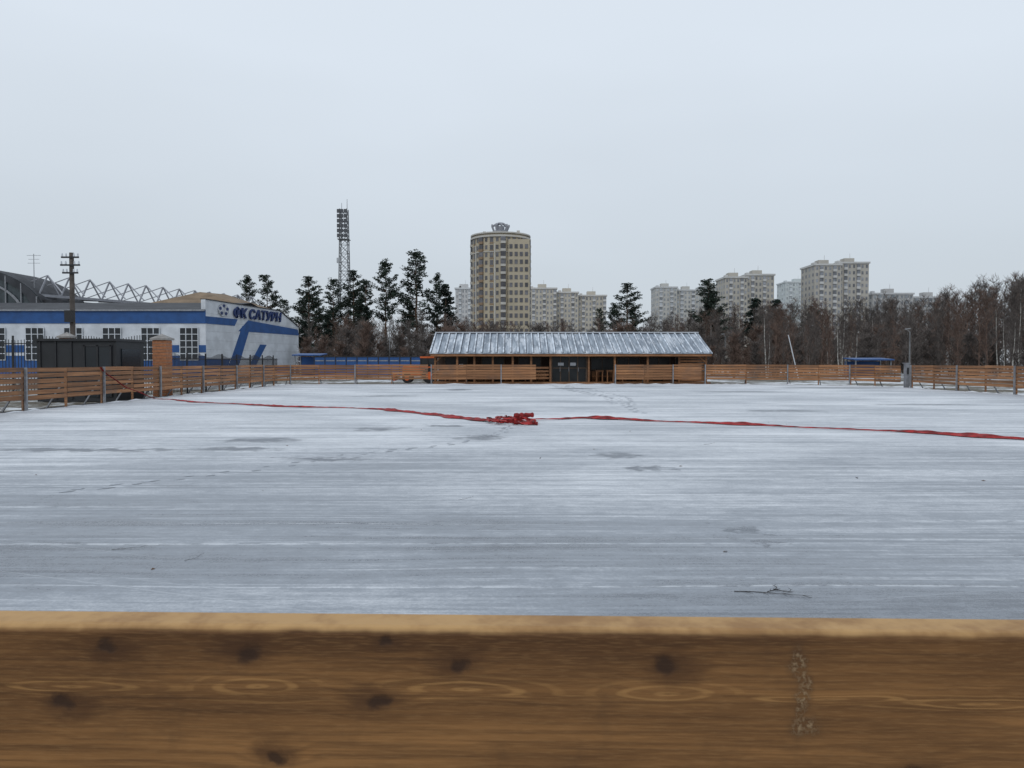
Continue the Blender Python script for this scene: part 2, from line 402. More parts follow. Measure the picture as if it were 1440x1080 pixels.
# footprints
M_WET = simple("thawed_ice", (0.29, 0.32, 0.36), 0.4, 0.35, 9)
fp = MB()
def trail(P, step, r):
    c = catmull(P, 30); acc = 0; side = 1; nxt = step
    for i in range(1, len(c)):
        acc += (c[i]-c[i-1]).length
        if acc > nxt:
            acc = 0; nxt = step*R(.6,1.4); side = -side; d = (c[i]-c[i-1]).normalized()
            ctr = c[i]+Vector((-d.y,d.x,0))*R(.03,.14)*side; m = 12; rr = r*R(.7,1.3)
            fp.add([(ctr.x+d.x*rr*1.9*math.cos(6.283*k/m)*R(.6,1.2)-d.y*rr*.8*math.sin(6.283*k/m)*R(.6,1.3),
                     ctr.y+d.y*rr*1.9*math.cos(6.283*k/m)*R(.6,1.2)+d.x*rr*.8*math.sin(6.283*k/m)*R(.6,1.3), .004) for k in range(m)], [tuple(range(m))])
trail([(-5.5,9.0,0),(-3.7,11.1,0),(-2.6,12.9,0),(-1.2,14.4,0),(-.3,16.6,0),(-.1,18.6,0)], .22, .05)
trail([(2.6,52,0),(3.0,44,0),(3.6,38,0),(4.4,32,0),(4.0,26,0),(3.9,23,0)], .5, .10)
trail([(3.2,50,0),(4.4,42,0),(5.0,34,0),(4.2,27,0)], .5, .10)
trail([(3.8,51,0),(3.2,44,0),(4.2,36,0),(3.7,28,0)], .55, .10)
fp.build("footprint_trail", [M_WET])
M_TWIG = simple("twig_bark", (0.03, 0.024, 0.02), 0.9, 0.3, 20)
def twig(x, y, L, a, curl=.35, th=.0022):
    b = MB(); p = Vector((x, y, .004)); ang = a; seg = L/8
    for i in range(8):
        q = p+Vector((math.cos(ang)*seg, math.sin(ang)*seg, R(-.001,.003))); q.z = max(.003, q.z)
        b.tube(p, q, th*(1-i/11), th*(1-(i+1)/11), 5)
        if i % 2 == 1:
            s = ang+R(.5,1.1)*random.choice((-1,1)); e = p+Vector((math.cos(s)*seg*1.4, math.sin(s)*seg*1.4, .006))
            b.tube(p, e, th*.6, th*.3, 4)
        p = q; ang += R(-curl, curl)
    b.build("fallen_twig", [M_TWIG])
twig(1.5,5.15,.5,0.0,.25,.003); twig(1.72,5.14,.2,.5,.9,.003); twig(1.78,5.2,.18,-.5,.9,.003)
twig(-3.3,6.3,.35,.2,.3,.0015); twig(-2.55,5.95,.22,.7,.3,.0015); twig(.45,12.3,.06,1.5,.2,.006)
twig(-.6,8.6,.25,.3,.4,.0015); twig(3.6,14.4,.3,.6); twig(4.6,10.2,.06,1.4,.2,.006)
random.seed(19)
lf = MB()
for _ in range(26):
    x, y = R(-9,14), R(4,24); a = R(0,6.28); s = R(.010,.022)
    ca, sa = math.cos(a)*s, math.sin(a)*s
    lf.add([(x-ca*1.5,y-sa*1.5,.004),(x-sa*.7,y+ca*.7,.012),(x+ca*1.5,y+sa*1.5,.006),(x+sa*.7,y-ca*.7,.004)],[(0,3,2,1)])
lf.build("fallen_leaves", [simple("dead_leaf",(.09,.05,.025),.9)])

# ------------------------------------------------------------------ pavilion
def roof_mat():
    m, nt, bs = new_mat("galvanised_roof")
    n = noise(nt, coords(nt, (2.2, .35, .35)), 1.0, 6, .7); n2 = noise(nt, coords(nt, (5, .5, .5)), 1.0, 3)
    c = mix(nt, mrange(nt, n2.outputs[0], .35, .65), (0.16, 0.195, 0.24), (0.34, 0.395, 0.455))
    c = mix(nt, mth(nt,"MULTIPLY",mrange(nt, n.outputs[0], .50, .60),.75), c, (0.62, 0.66, 0.71))
    nt.links.new(c, bs.inputs["Base Color"]); bs.inputs["Roughness"].default_value = .5; bs.inputs["Metallic"].default_value = .15
    return m
pv = empty("skating_pavilion")
b = MB()
xl, xr, ye, yr, yb, ze, zr = -5.95, 14.5, 55.6, 60.0, 64.4, 2.2, 3.78
th = .06
for (y0, z0, y1, z1) in ((ye, ze, yr, zr), (yb, ze, yr, zr)):
    b.add([(xl,y0,z0),(xr,y0,z0),(xr,y1,z1),(xl,y1,z1),(xl,y0,z0-th),(xr,y0,z0-th),(xr,y1,z1-th),(xl,y1,z1-th)],
          [(0,1,2,3),(7,6,5,4),(0,4,5,1),(1,5,6,2),(3,7,4,0)])
k = xl+.03
while k < xr:
    for (y0, y1) in ((ye-.01, yr), (yb+.01, yr)):
        b.beam((k,y0,ze+.03),(k,y1,zr+.03),.10,.09,2)
        b.beam((k+.085,y0,ze+.006),(k+.085,y1,zr+.006),.05,.02,3)
    k += .53
b.beam((xl,yr,zr+.07),(xr,yr,zr+.07),.32,.06,1)
b.build("metal_roof", [roof_mat(), M_WHITE, simple("rib_metal",(.50,.55,.61),.5,.35,1.5), simple("rib_joint",(.07,.085,.11),.7)], pv)
b = MB()
b.box(-5.9,14.4,55.75,64.2,-.12,.08,1)
b.box(-5.6,14.2,58.6,64.0,.08,2.6,0)
b.box(xl+.05,xr-.05,55.68,55.74,ze-.24,ze-.05,1)
b.box(-5.7,14.3,56.25,56.4,ze-.12,ze+.1,1)
for X in (-5.6,-4.0,-2.75,-1.4,0.05,1.4,2.8,5.6,7.5,9.9,12.2,14.15):
    b.box(X-.07,X+.07,56.1,56.24,.08,2.25,1)
    b.beam((X,56.3,ze+.02),(X,59.9,zr-.12),.06,.14,1)
for X in (-5.6,14.15):
    for i in range(8):
        z0 = 2.15+i*.18; hw = (zr-.15-z0)/(zr-ze)*4.3
        if hw > .2: b.box(X-.03,X+.03,60-hw,60+hw,z0,z0+.16,1)
for (A,B) in ((-5.6,-4.9),(14.15,13.4)):
    b.beam((A,56.17,1.5),(B,56.17,2.15),.07,.09,1)
for i in range(9): b.box(12.28,14.07,56.3,56.34,.15+i*.2,.15+i*.2+.13,1)
for i in range(4): b.box(-5.5,2.7,56.30,56.33,.3+i*.25,.3+i*.25+.14,1)
b.box(-5.3,2.6,57.6,58.0,.45,.52,1); b.box(6.0,14,57.7,58.1,.45,.52,1)
for X in (-5,-3.5,-2,-.5,1,2.4,6.3,8.3,10,12,13.7): b.box(X-.04,X+.04,57.7,57.9,.08,.45,1)
for i in range(30): b.box(-5.5+i*.68,-5.5+i*.68+.6,58.56,58.597,.1,.85,1 if i%3 else 0)
for X in (6.2,7.0): b.box(X,X+.6,57.0,57.5,.85,.92,1); b.box(X+.05,X+.12,57.05,57.45,.08,.85,1); b.box(X+.48,X+.55,57.05,57.45,.08,.85,1)
b.build("timber_frame", [M_DWOOD, M_MWOOD], pv)
b = MB()
def window(b, x0, x1, z0, z1, y, cols=2, fr=.07, rows=0):
    b.box(x0,x1,y-.03,y+.05,z0,z1,0)
    for i in range(cols+1):
        X = x0+(x1-x0)*i/cols; b.box(X-fr/2,X+fr/2,y-.06,y-.033,z0,z1,1)
    b.box(x0-fr/2,x1+fr/2,y-.065,y-.034,z1,z1+fr,1); b.box(x0-fr/2,x1+fr/2,y-.065,y-.034,z0-fr,z0,1)
    for r in range(1,rows): zz = z0+(z1-z0)*r/rows; b.box(x0,x1,y-.057,y-.036,zz-fr/2,zz+fr/2,1)
for x0 in (-5.1,-2.3,.5,6.0,8.0,10.3,12.4): window(b, x0, x0+1.7, .98, 1.85, 58.5, 2, .06)
window(b, 2.95, 5.5, .1, 2.1, 57.0, 4, .08, 2)
b.box(2.85,5.6,57.1,58.5,.08,2.2,1)
for x0 in (3.4,4.3): b.box(x0,x0+.42,56.9,56.93,1.28,1.5,2)
for x0 in (3.55,4.2,4.9): b.box(x0-.02,x0+.02,56.88,56.92,.85,1.15,3)
b.box(-4.0,-3.7,58.4,58.43,1.1,1.4,2)
b.build("windows_and_doors", [simple("smoked_glass",(.015,.018,.02),.3,.3,1,spec=.3), simple("window_frame",(.10,.07,.05),.7), M_WHITE, M_STEEL], pv)

# ------------------------------------------------------------------ sports hall (blue / white)
sh = empty("sports_hall")
b = MB()
xc, yc = -31.8, 80.0
b.box(-75, xc, yc, 110, -.12, 6.85, 0)
b.box(-75.1, xc+.03, yc-.08, yc, 5.55, 6.95, 1)
b.box(-75.1, xc+.02, yc-.06, yc, 2.55, 3.3, 1)
b.box(-75.1, xc+.02, yc-.05, yc, 0.0, 2.2, 1)
b.box(-75.2, xc+.0, yc-.3, yc-.09, 6.82, 6.98, 3)
b.add([(-75.2,yc-.3,6.98),(xc,yc-.3,6.98),(xc,94,8.75),(-75.2,94,8.75),(xc,110,6.98),(-75.2,110,6.98)],[(0,1,2,3),(3,2,4,5)],2)
e = Vector((-27.7,100,0))-Vector((xc,yc,0)); Lw = e.length; ex = e.normalized(); en = Vector((ex.y,-ex.x,0))
Mw = Matrix(((ex.x,0,en.x,xc),(ex.y,0,en.y,yc),(0,1,0,0),(0,0,0,1)))
b.M = Mw
prof = [(0,-.12),(Lw,-.12),(Lw,6.05),(Lw*.76,7.85),(0,8.05)]
n5 = len(prof)
b.add([(x,y,.0) for x,y in prof]+[(x,y,-.5) for x,y in prof],[tuple(range(n5)),tuple(range(n5,2*n5))[::-1]]+[(i,n5+i,n5+(i+1)%n5,(i+1)%n5) for i in range(n5)],0)
def flat(poly, z, mat, t=.05):
    m = len(poly); b.add([(x,y,z+t) for x,y in poly]+[(x,y,z) for x,y in poly],[tuple(range(m))]+[(i,m+i,m+(i+1)%m,(i+1)%m) for i in range(m)],mat)
flat([(6.2,5.0),(8.2,6.3),(Lw-.3,5.75),(Lw,5.0)], .004, 1)
flat([(3.6,0.2),(5.6,0.2),(8.6,5.6),(7.0,5.6)], .008, 1, .06)
flat([(8.4,1.2),(9.8,1.2),(12.2,3.6),(10.8,3.6)], .008, 1, .06)
flat([(0,5.55),(5.4,5.55),(6.0,6.3),(0,6.3)], .004, 1)
flat([(0,0),(3.6,0),(4.4,1.9),(0,1.9)], .004, 1)
flat([(9.5,0),(Lw,0),(Lw,1.0),(9.5,1.0)], .006, 1)
for i in range(1,8): flat([(.02,i*.95),(Lw-.02,i*.95 if i<6 else 5.9),(Lw-.02,(i*.95 if i<6 else 5.9)+.03),(.02,i*.95+.03)], .001, 4, .012)
b.beam((0,8.08,-.25),(Lw*.76,7.88,-.25),.7,.08,2,up=(0,1,0)); b.beam((Lw*.76,7.88,-.25),(Lw,6.08,-.25),.7,.08,2,up=(0,1,0))
m = 20
flat([(3.2+1.0*math.cos(6.283*i/m),7.15+.68*math.sin(6.283*i/m)) for i in range(m)], .03, 4, .08)
for i in range(5):
    a = 6.283*i/5+.3; flat([(3.2+.7*math.cos(a)+.28*math.cos(6.283*j/5+a),7.15+.45*math.sin(a)+.2*math.sin(6.283*j/5+a)) for j in range(5)], .112, 5, .02)
b.M = None
b.build("walls_and_roof", [M_WHITE, M_BLUE, M_GREYROOF, M_STEEL, simple("panel_grey",(.44,.46,.49),.6), M_NAVY], sh)
b = MB()
X = -33.5
while X > -74:
    x0, x1, z0, z1 = X-.95, X+.95, 1.75, 5.1
    b.box(x0,x1,yc-.10,yc-.03,z0,z1,0)
    for i in range(4): xx = x0+(x1-x0)*i/3; b.box(xx-.04,xx+.04,yc-.15,yc-.105,z0,z1,1)
    for i in range(6): zz = z0+(z1-z0)*i/5; b.box(x0,x1,yc-.14,yc-.102,zz-.035,zz+.035,1)
    X -= 4.0
b.build("windows", [M_GLASS, M_WHITE], sh)
tx = bpy.data.curves.new("sign_letters","FONT"); tx.body = "ФК САТУРН"; tx.size = 1.5; tx.extrude = .08; tx.offset = .035; tx.shear = .15
to = bpy.data.objects.new("sign_letters", tx); scene.collection.objects.link(to); tx.materials.append(M_NAVY)
base = Vector((xc,yc,0))+ex*4.9+en*.16+Vector((0,0,6.5))
to.matrix_world = Matrix(((ex.x*1.22,0,en.x,base.x),(ex.y*1.22,0,en.y,base.y),(0,1,0,base.z),(0,0,0,1)))
to.parent = sh

# arched hall behind
b = MB(); cxh, hw, hb, ht = -73.5, 13.0, 7.5, 6.8
def arch(x, y, r=1.0): return [(x+hw*r*math.cos(math.pi*i/24), y, hb+ht*r*math.sin(math.pi*i/24)) for i in range(25)]
A0, A1 = arch(cxh,100), arch(cxh,111)
b.add(A0+A1, [(i,i+1,26+i,25+i) for i in range(24)], 0)
b.add(A0, [tuple(range(25))], 1); b.add(A1, [tuple(range(25))[::-1]], 3)
for k2, (ra, rb2) in enumerate(((1.0,.9),(.80,.77),(.55,.53))):
    a = arch(cxh,99.8,ra); c = arch(cxh,99.8,rb2)
    b.add(a+c, [(i,i+1,26+i,25+i) for i in range(24)], 0 if k2==0 else 2)
for i in range(-6,7):
    xx = cxh+i*2; hh = ht*math.sqrt(max(0,1-((xx-cxh)/hw)**2)); b.box(xx-.07,xx+.07,99.75,99.95,hb,hb+hh*.97,2)
b.box(cxh-hw,cxh+hw,100.05,110.9,0,hb,3)
b.build("arched_arena", [M_GREYROOF, simple("teal_glass",(.05,.065,.072),.25), M_STEEL, M_CONC], None)
b = MB(); b.tube((-62.2,100.5,11.2),(-62.2,100.5,15.6),.05,.04,6)
for z,l in ((15.4,.9),(14.9,.7),(14.4,.8)): b.beam((-62.2-l,100.5,z),(-62.2+l,100.5,z),.04,.04)
b.build("roof_antenna", [M_STEEL])

# stadium stand canopy truss
b = MB()
A = Vector((-62,101,0)); B = Vector((-46.0,133,0)); d = (B-A); L = d.length; d.normalize(); nr = Vector((-d.y,d.x,0))
N = 12
for i in range(N+1):
    p = A+d*(L*i/N); q = p-nr*5; Z = lambda z: Vector((0,0,z))
    b.beam(p, p+Z(9.5), .3,.3,1)
    b.beam(p+Z(10.2), p+d*1.3+Z(13.0), .17,.17,0)
    b.beam(p+d*1.3+Z(13.0), q+Z(10.3), .12,.12,0)
    b.beam(p+d*1.3+Z(13.0), p+d*(L/N)+Z(10.2), .15,.15,0)
    b.beam(p+d*1.3+Z(13.0), p+nr*9+Z(10.8), .10,.10,0)
    b.beam(p+Z(10.3), p+nr*9+Z(10.8), .2,.25,1)
b.beam(A+Vector((0,0,10.3)),B+Vector((0,0,10.3)),.2,.35,0)
v = [A-nr*5, B-nr*5, B+nr*9, A+nr*9]
b.add([(p.x,p.y,8.9+(.0 if i<2 else 1.0)) for i,p in enumerate(v)]+[(p.x,p.y,9.4+(.0 if i<2 else 1.0)) for i,p in enumerate(v)],
      [(3,2,1,0),(4,5,6,7),(0,1,5,4),(1,2,6,5),(2,3,7,6),(3,0,4,7)],1)
b.build("stadium_canopy", [simple("pale_steel",(.30,.31,.34),.5,.1), M_GREYROOF])
b = MB(); b.box(-51,-36.5,106,122,0,9.2,1)
b.add([(-51.5,105.5,9.2),(-36,105.5,9.2),(-36,122.5,9.2),(-51.5,122.5,9.2),(-45.3,112,11.7),(-43,116,11.7)],[(0,1,4),(1,2,5,4),(2,3,5),(3,0,4,5)],0)
b.build("tan_roofed_building", [M_TAN, M_CONC])

# ------------------------------------------------------------------ floodlight mast
b = MB(); mx, my, H = -43.4, 200, 41
def corner(z,i):
    w = 1.55-.65*z/H; sx, sy = ((-1,-1),(1,-1),(1,1),(-1,1))[i]; return Vector((mx+sx*w, my+sy*w, z))
lv = [H*i/18 for i in range(19)]
for i in range(4):
    b.beam(corner(0,i),corner(H,i),.2,.2)
    for a, c in zip(lv[:-1], lv[1:]):
        b.beam(corner(a,i),corner(c,(i+1)%4),.1,.1); b.beam(corner(a,(i+1)%4),corner(c,i),.09,.09); b.beam(corner(a,i),corner(a,(i+1)%4),.1,.1)
for r in range(6):
    z = 34+r*1.25
    b.box(mx-1.5,mx+1.2,my-1.55,my-1.3,z-.06,z+.06)
    for i in range(3):
        b.box(mx-1.45+i*.88,mx-.75+i*.88,my-1.9,my-1.5,z-.48,z+.45,1)
b.box(mx-1.5,mx+1.4,my-1.4,my+1.4,33.1,33.25); b.tube((mx+.8,my,41),(mx+.8,my,43.6),.08,.05,6); b.tube((mx-.6,my,41),(mx-.6,my,42.6),.06,.05,6)
for z,s in ((18,-1),(22,1),(27,-1),(30,1)): b.box(mx+s*1.3-.3,mx+s*1.3+.3,my-1.7,my-1.2,z,z+1.3,2)
b.build("floodlight_mast", [simple("mast_steel",(.17,.18,.19),.6,.1), simple("lamp_housing",(.07,.075,.085),.5,.1), simple("antenna_panel",(.40,.42,.44),.5,.1)])

# ------------------------------------------------------------------ street-level things on the left
b = MB(); px_, py_ = -22.8, 40
b.tube((px_,py_,-.1),(px_,py_,7.2),.15,.11,10)
for z,l in ((6.95,.45),(6.55,.5),(6.15,.4)):
    b.beam((px_-l,py_-.14,z),(px_+l,py_-.14,z),.08,.08,1)
    for s in (-1,-.5,.5,1): b.tube((px_+l*s*.9,py_-.14,z+.04),(px_+l*s*.9,py_-.14,z+.2),.045,.03,6,2)
b.box(px_-.2,px_+.2,py_-.4,py_-.13,3.6,4.2,1)
b.build("utility_pole", [M_POLEW, M_IRON, M_WHITE])
def pillar(x, y, h, w=.33):
    b = MB(); z = -.1; i = 0
    while z < h:
        o = .004 if i % 2 else 0
        b.box(x-w+o,x+w-o,y-w+o,y+w-o,z,z+.13,0); b.box(x-w+.02,x+w-.02,y-w+.02,y+w-.02,z+.13,z+.15,1); z += .15; i += 1
    b.box(x-w-.08,x+w+.08,y-w-.08,y+w+.08,z,z+.09,2)
    b.add([(x-w-.06,y-w-.06,z+.09),(x+w+.06,y-w-.06,z+.09),(x+w+.06,y+w+.06,z+.09),(x-w-.06,y+w+.06,z+.09),(x,y,z+.3)],[(0,1,4),(1,2,4),(2,3,4),(3,0,4)],2)
    b.build("brick_pillar", [M_BRICK, M_CONC, M_CONC])
pillar(-16.8,37,2.55); pillar(-22.3,38.6,2.7,.25); pillar(-29,38.8,2.7,.3)
def ironfence(A, B, h, step=.16, rails=(.25,.9)):
    A = Vector(A); B = Vector(B); d = (B-A); L = d.length; d.normalize(); b = MB(); t = 0
    while t < L:
        p = A+d*t; b.beam((p.x,p.y,0),(p.x,p.y,h+.1*math.sin(t*2)),.025,.025); t += step
    for r in rails: b.beam((A.x,A.y,h*r),(B.x,B.y,h*r),.04,.05)
    t = 0
    while t < L: p = A+d*t; b.beam((p.x,p.y,-.1),(p.x,p.y,h+.12),.07,.07); t += 2.5
    b.build("iron_fence", [M_IRON])
ironfence((-17.3,37.2),(-22,38.5),2.75); ironfence((-22.6,38.7),(-28.6,38.8),2.75); ironfence((-29.4,38.8),(-45,39.5),2.75)
ironfence((-16.9,37.6),(-17.1,56.1),1.9)
b = MB()
b.box(-19.75,-16.45,32,34.4,-.1,2.42,0); b.box(-19.85,-16.4,31.9,34.5,2.42,2.52,1)
for x in (-19.6,-18.95,-18.3): b.box(x-.03,x+.03,31.95,32.0,0,2.4,1)
b.box(-17.75,-16.65,31.96,31.999,.1,2.2,2)
for x in (-17.75,-17.2,-16.65): b.box(x-.035,x+.035,31.92,31.955,.1,2.25,1)
b.box(-17.78,-16.6,31.92,31.955,2.2,2.27,1); b.box(-16.45,-16.41,32.4,34.0,.9,2.1,2)
b.build("ticket_kiosk", [simple("anthracite_cladding",(.022,.024,.027),.6,.2,1), M_IRON, M_GLASS])

b = MB()
for i in range(11):
    x = -18.5+i*1.0; b.box(x+.04,x+.96,72,72.05,.2,2.0,0); b.box(x-.03,x+.03,71.96,72.1,-.1,2.15,1)
    b.box(x+.1,x+.9,71.97,71.995,1.62,1.72,2)
b.box(-18.5,-7.5,71.95,72.08,2.0,2.08,1)
b.build("blue_metal_fence", [M_BLUE, M_IRON, M_STEEL])
def shelter(x0,x1,y,h,dep=2.2):
    b = MB()
    for x in (x0+.1,x1-.1):
        for yy in (y+.1,y+dep-.1): b.box(x-.05,x+.05,yy-.05,yy+.05,-.1,h,1)
    b.box(x0,x1,y+dep-.06,y+dep-.02,.2,h-.15,0)
    b.add([(x0-.1,y-.2,h-.05),(x1+.1,y-.2,h-.05),(x1+.1,y+dep+.1,h+.1),(x0-.1,y+dep+.1,h+.1),(x0-.1,y-.2,h+.05),(x1+.1,y-.2,h+.05),(x1+.1,y+dep+.1,h+.2),(x0-.1,y+dep+.1,h+.2)],
          [(3,2,1,0),(4,5,6,7),(0,1,5,4),(1,2,6,5),(2,3,7,6),(3,0,4,7)],0)
    b.box(x0+.3,x1-.3,y+dep-.6,y+dep-.2,.45,.5,2)
    b.build("blue_shelter", [M_BLUE, M_STEEL, M_MWOOD])
shelter(-21.0,-18.4,74,2.2); shelter(31.2,34.6,70,1.75)
def wheel(b,x,y,z,r,w,m0,m1):
    b.tube((x,y-w/2,z),(x,y+w/2,z),r,r,20,m0); b.tube((x,y-w/2-.01,z),(x,y+w/2+.01,z),r*.5,r*.5,12,m1)
b = MB(); bx,by = -7.0,60
b.box(bx-1.5,bx+.1,by-.35,by+.35,.55,1.15,0); b.box(bx-1.45,bx-.2,by-.32,by+.32,1.15,1.35,0)
b.box(bx-.1,bx+1.1,by-.6,by+.6,.6,1.2,0); b.box(bx-.05,bx+1.05,by-.55,by+.55,1.2,1.85,2); b.box(bx-.1,bx+1.15,by-.62,by+.62,1.85,1.98,0)
for xx in (bx-.05,bx+.5,bx+1.05):
    for yy in (by-.57,by+.57): b.box(xx-.04,xx+.04,yy-.04,yy+.04,1.2,1.85,1)
for yy in (by-.6,by+.6): wheel(b,bx+.65,yy,.5,.6,.3,1,0); wheel(b,bx-1.1,yy*1,.3,.38,.22,1,0)
b.tube((bx-.9,by+.15,1.35),(bx-.9,by+.15,1.9),.04,.04,8,1)
b.beam((bx-2.1,by-.8,.4),(bx-2.1,by+.8,.4),.1,.6,0); b.beam((bx-1.5,by,.5),(bx-2.1,by,.35),.1,.1,1)
b.build("orange_tractor", [M_ORANGE, M_BLACK, M_GLASS])
def lamp(x,y,h,arm=1.0):
    b = MB(); b.tube((x,y,-.1),(x,y,h),.07,.04,8); b.beam((x,y,h),(x+arm,y,h+.2),.04,.04)
    b.add([(x+arm-.05,y-.1,h+.16),(x+arm+.35,y-.08,h+.2),(x+arm+.35,y+.08,h+.2),(x+arm-.05,y+.1,h+.16),(x+arm,y-.06,h+.24),(x+arm+.3,y-.05,h+.27),(x+arm+.3,y+.05,h+.27),(x+arm,y+.06,h+.24)],
          [(3,2,1,0),(4,5,6,7),(0,1,5,4),(1,2,6,5),(2,3,7,6),(3,0,4,7)])
    b.build("street_lamp", [simple("lamp_grey",(.16,.165,.17),.6)])
lamp(-14.3,90,6.0,-.5); lamp(28.4,55,3.7,-.3); lamp(24.9,90,4.6,-.4); lamp(34.5,90,5.6,.4)
b = MB(); b.tube((26.1,70,-.1),(25.1,70,4.0),.055,.04,8); b.build("leaning_pole",[M_WHITE])
b = MB(); b.box(23.95,24.15,46.75,47.05,-.05,1.45); b.box(23.9,24.2,46.7,47.1,1.45,1.5); b.box(24.0,24.1,46.72,46.75,.8,1.2,1); b.build("gate_post",[M_STEEL,M_IRON])

# ------------------------------------------------------------------ apartment blocks
def apt_mats(wall, win, trim, tag):  # callers pass paler colours with the distance haze put into them
    return [simple("render_"+tag, wall, .85, .06, .15), simple("panes_"+tag, win, .4, .3, .4, island=.35), simple("trim_"+tag, trim, .85, .05, .2)]
def block(b, x0, x1, y, dep, zt, floors, cols, zb=0):
    b.box(x0,x1,y,y+dep,zb,zt,0)
    fh = (zt-zb)/floors; cw = (x1-x0)/cols
    for f in range(floors):
        z = zb+f*fh
        if z < 12 and zt > 25: continue
        for c in range(cols):
            xx = x0+c*cw
            if c % 3 == 1:
                b.box(xx+cw*.08,xx+cw*.92,y-.9,y,z+.05,z+fh*.40,2); b.box(xx+cw*.12,xx+cw*.88,y-.5,y-.02,z+fh*.40,z+fh*.93,1)
            else:
                b.box(xx+cw*.28,xx+cw*.72,y-.12,y+.05,z+fh*.32,z+fh*.82,1)
        m = max(2, int(dep/4))
        for c in range(m):
            yy = y+dep*(c+.5)/m
            for X,s in ((x0,-1),(x1,1)): b.box(min(X,X+s*.1),max(X,X+s*.1),yy-.8,yy+.8,z+fh*.32,z+fh*.82,1)
    b.box(x0-.5,x1+.5,y-.5,y+dep+.5,zt,zt+.9,2)
    b.box((x0+x1)/2-2.5,(x0+x1)/2+2.5,y+dep*.3,y+dep*.6,zt+.9,zt+3.4,0)
    b.box(x0+1.5,x0+3,y+dep*.3,y+dep*.5,zt+.9,zt+2.2,2); b.tube(((x0+x1)/2+1,y+dep*.4,zt+3.4),((x0+x1)/2+1,y+dep*.4,zt+6),.12,.08,5,2)
b = MB(); tcx, tcy, rad, F = -4.6, 312, 11.6, 17; zt = 50.5; seg = 32
def cyl(r, z0, z1, mat, m=seg): b.tube((tcx,tcy,z0),(tcx,tcy,z1),r,r,m,mat)
cyl(rad,0,zt,0); cyl(rad+.6,zt-.2,zt+.5,2); cyl(rad-.3,zt+.5,zt+1.2,0); cyl(rad+.5,zt+1.2,zt+1.7,2)
# open crown on a drum
ky = tcy-7
b.tube((tcx,ky,zt+1.7),(tcx,ky,zt+2.6),3.0,3.0,12,4)
for i in range(9):
    a = 6.283*i/9
    p0 = Vector((tcx+2.6*math.cos(a),ky+2.6*math.sin(a),zt+2.4)); p1 = Vector((tcx+3.4*math.cos(a),ky+3.4*math.sin(a),zt+4.3)); p2 = Vector((tcx+1.3*math.cos(a),ky+1.3*math.sin(a),zt+5.6))
    b.beam(p0,p1,.55,.55,4); b.beam(p1,p2,.45,.45,4); b.box(p1.x-.35,p1.x+.35,p1.y-.35,p1.y+.35,p1.z-.1,p1.z+.7,4)
b.tube((tcx,ky,zt+2.6),(tcx,ky,zt+4.4),1.7,1.7,10,4); b.tube((tcx,ky,zt+5.3),(tcx,ky,zt+5.9),1.6,1.1,10,4)
for X,hh in ((-7,1.8),(6.5,2.2),(8,1.2)): b.box(tcx+X,tcx+X+1.2,tcy-4,tcy-2.5,zt+1.2,zt+1.2+hh,2)
fh = zt/F
for i in range(seg):
    a = 6.283*(i+.5)/seg; w = 2*rad*math.tan(math.pi/seg)
    b.M = Matrix.Translation((tcx,tcy,0)) @ Matrix.Rotation(a+math.pi/2,4,'Z')
    ra = rad*math.cos(math.pi/seg)
    for f in range(4,F):
        z = f*fh; t = i % 4
        if t == 0:
            b.box(-w*.44,w*.44,-ra-.75,-ra+.2,z+.1,z+fh*.36,3 if i%8 else 2); b.box(-w*.42,w*.42,-ra-.6,-ra+.1,z+fh*.36,z+fh*.95,1)
        elif t == 2:
            b.box(-w*.30,w*.30,-ra-.12,-ra+.1,z+fh*.25,z+fh*.88,1); b.box(-w*.36,w*.36,-ra-.10,-ra+.1,z+fh*.02,z+fh*.2,3)
        else:
            b.box(-w*.22,w*.22,-ra-.10,-ra+.1,z+fh*.32,z+fh*.85,1)
        if f in (15,): b.box(-w*.5,w*.5,-ra-.3,-ra+.1,z-.15,z+.15,2)
    if i % 4 == 3: b.box(-w*.5,-w*.5+.45,-ra-.35,-ra+.1,14,zt-3,2)
    b.M = None
mt = apt_mats((.41,.36,.27),(.115,.115,.125),(.47,.455,.42),"tower"); mt.append(simple("brown_balcony",(.24,.17,.11),.8,.1,.3)); mt.append(simple("crown_grey",(.30,.31,.34),.8,.1,.3))
b.box(tcx+3.2,tcx+11.4,tcy-13.2,tcy,0,zt-1.5,0)
for f in range(4,16):
    z = f*fh
    for k in range(4):
        xx = tcx+3.6+k*2.0; b.box(xx,xx+1.2,tcy-13.35,tcy-13.15,z+fh*.3,z+fh*.85,1)
b.build("apartment_tower", mt)
def apartments(parts, wall, win, trim, tag):
    b = MB()
    for p in parts: block(b, *p)
    b.build("apartment_block", apt_mats(wall, win, trim, tag))
apartments([(9.5,26,450,16,44,14,8),(26.2,39,454,16,42,14,6),(39.2,56,458,16,40.5,13,8)],(.46,.43,.37),(.24,.25,.27),(.53,.52,.50),"a")
apartments([(93,107,500,16,49.5,16,6),(107.2,122,504,16,48,16,6)],(.46,.455,.43),(.28,.30,.32),(.52,.53,.54),"b")
apartments([(110.5,122,400,18,45,15,6),(122.2,136.5,402,18,46.5,15,7)],(.42,.40,.355),(.21,.22,.24),(.50,.50,.49),"c")
apartments([(195,216,550,18,58,18,9)],(.50,.54,.54),(.38,.41,.43),(.55,.58,.59),"d")
apartments([(149,162,380,18,49,16,6),(162.2,177,383,18,50.3,16,7)],(.41,.39,.35),(.19,.20,.22),(.50,.50,.49),"e")
apartments([(187,208,400,14,36.5,12,9),(208.2,232,404,14,35,12,10)],(.42,.42,.415),(.22,.24,.26),(.49,.50,.51),"f")
apartments([(-33,-24,450,16,44,15,5)],(.50,.50,.50),(.34,.36,.38),(.55,.57,.58),"g")
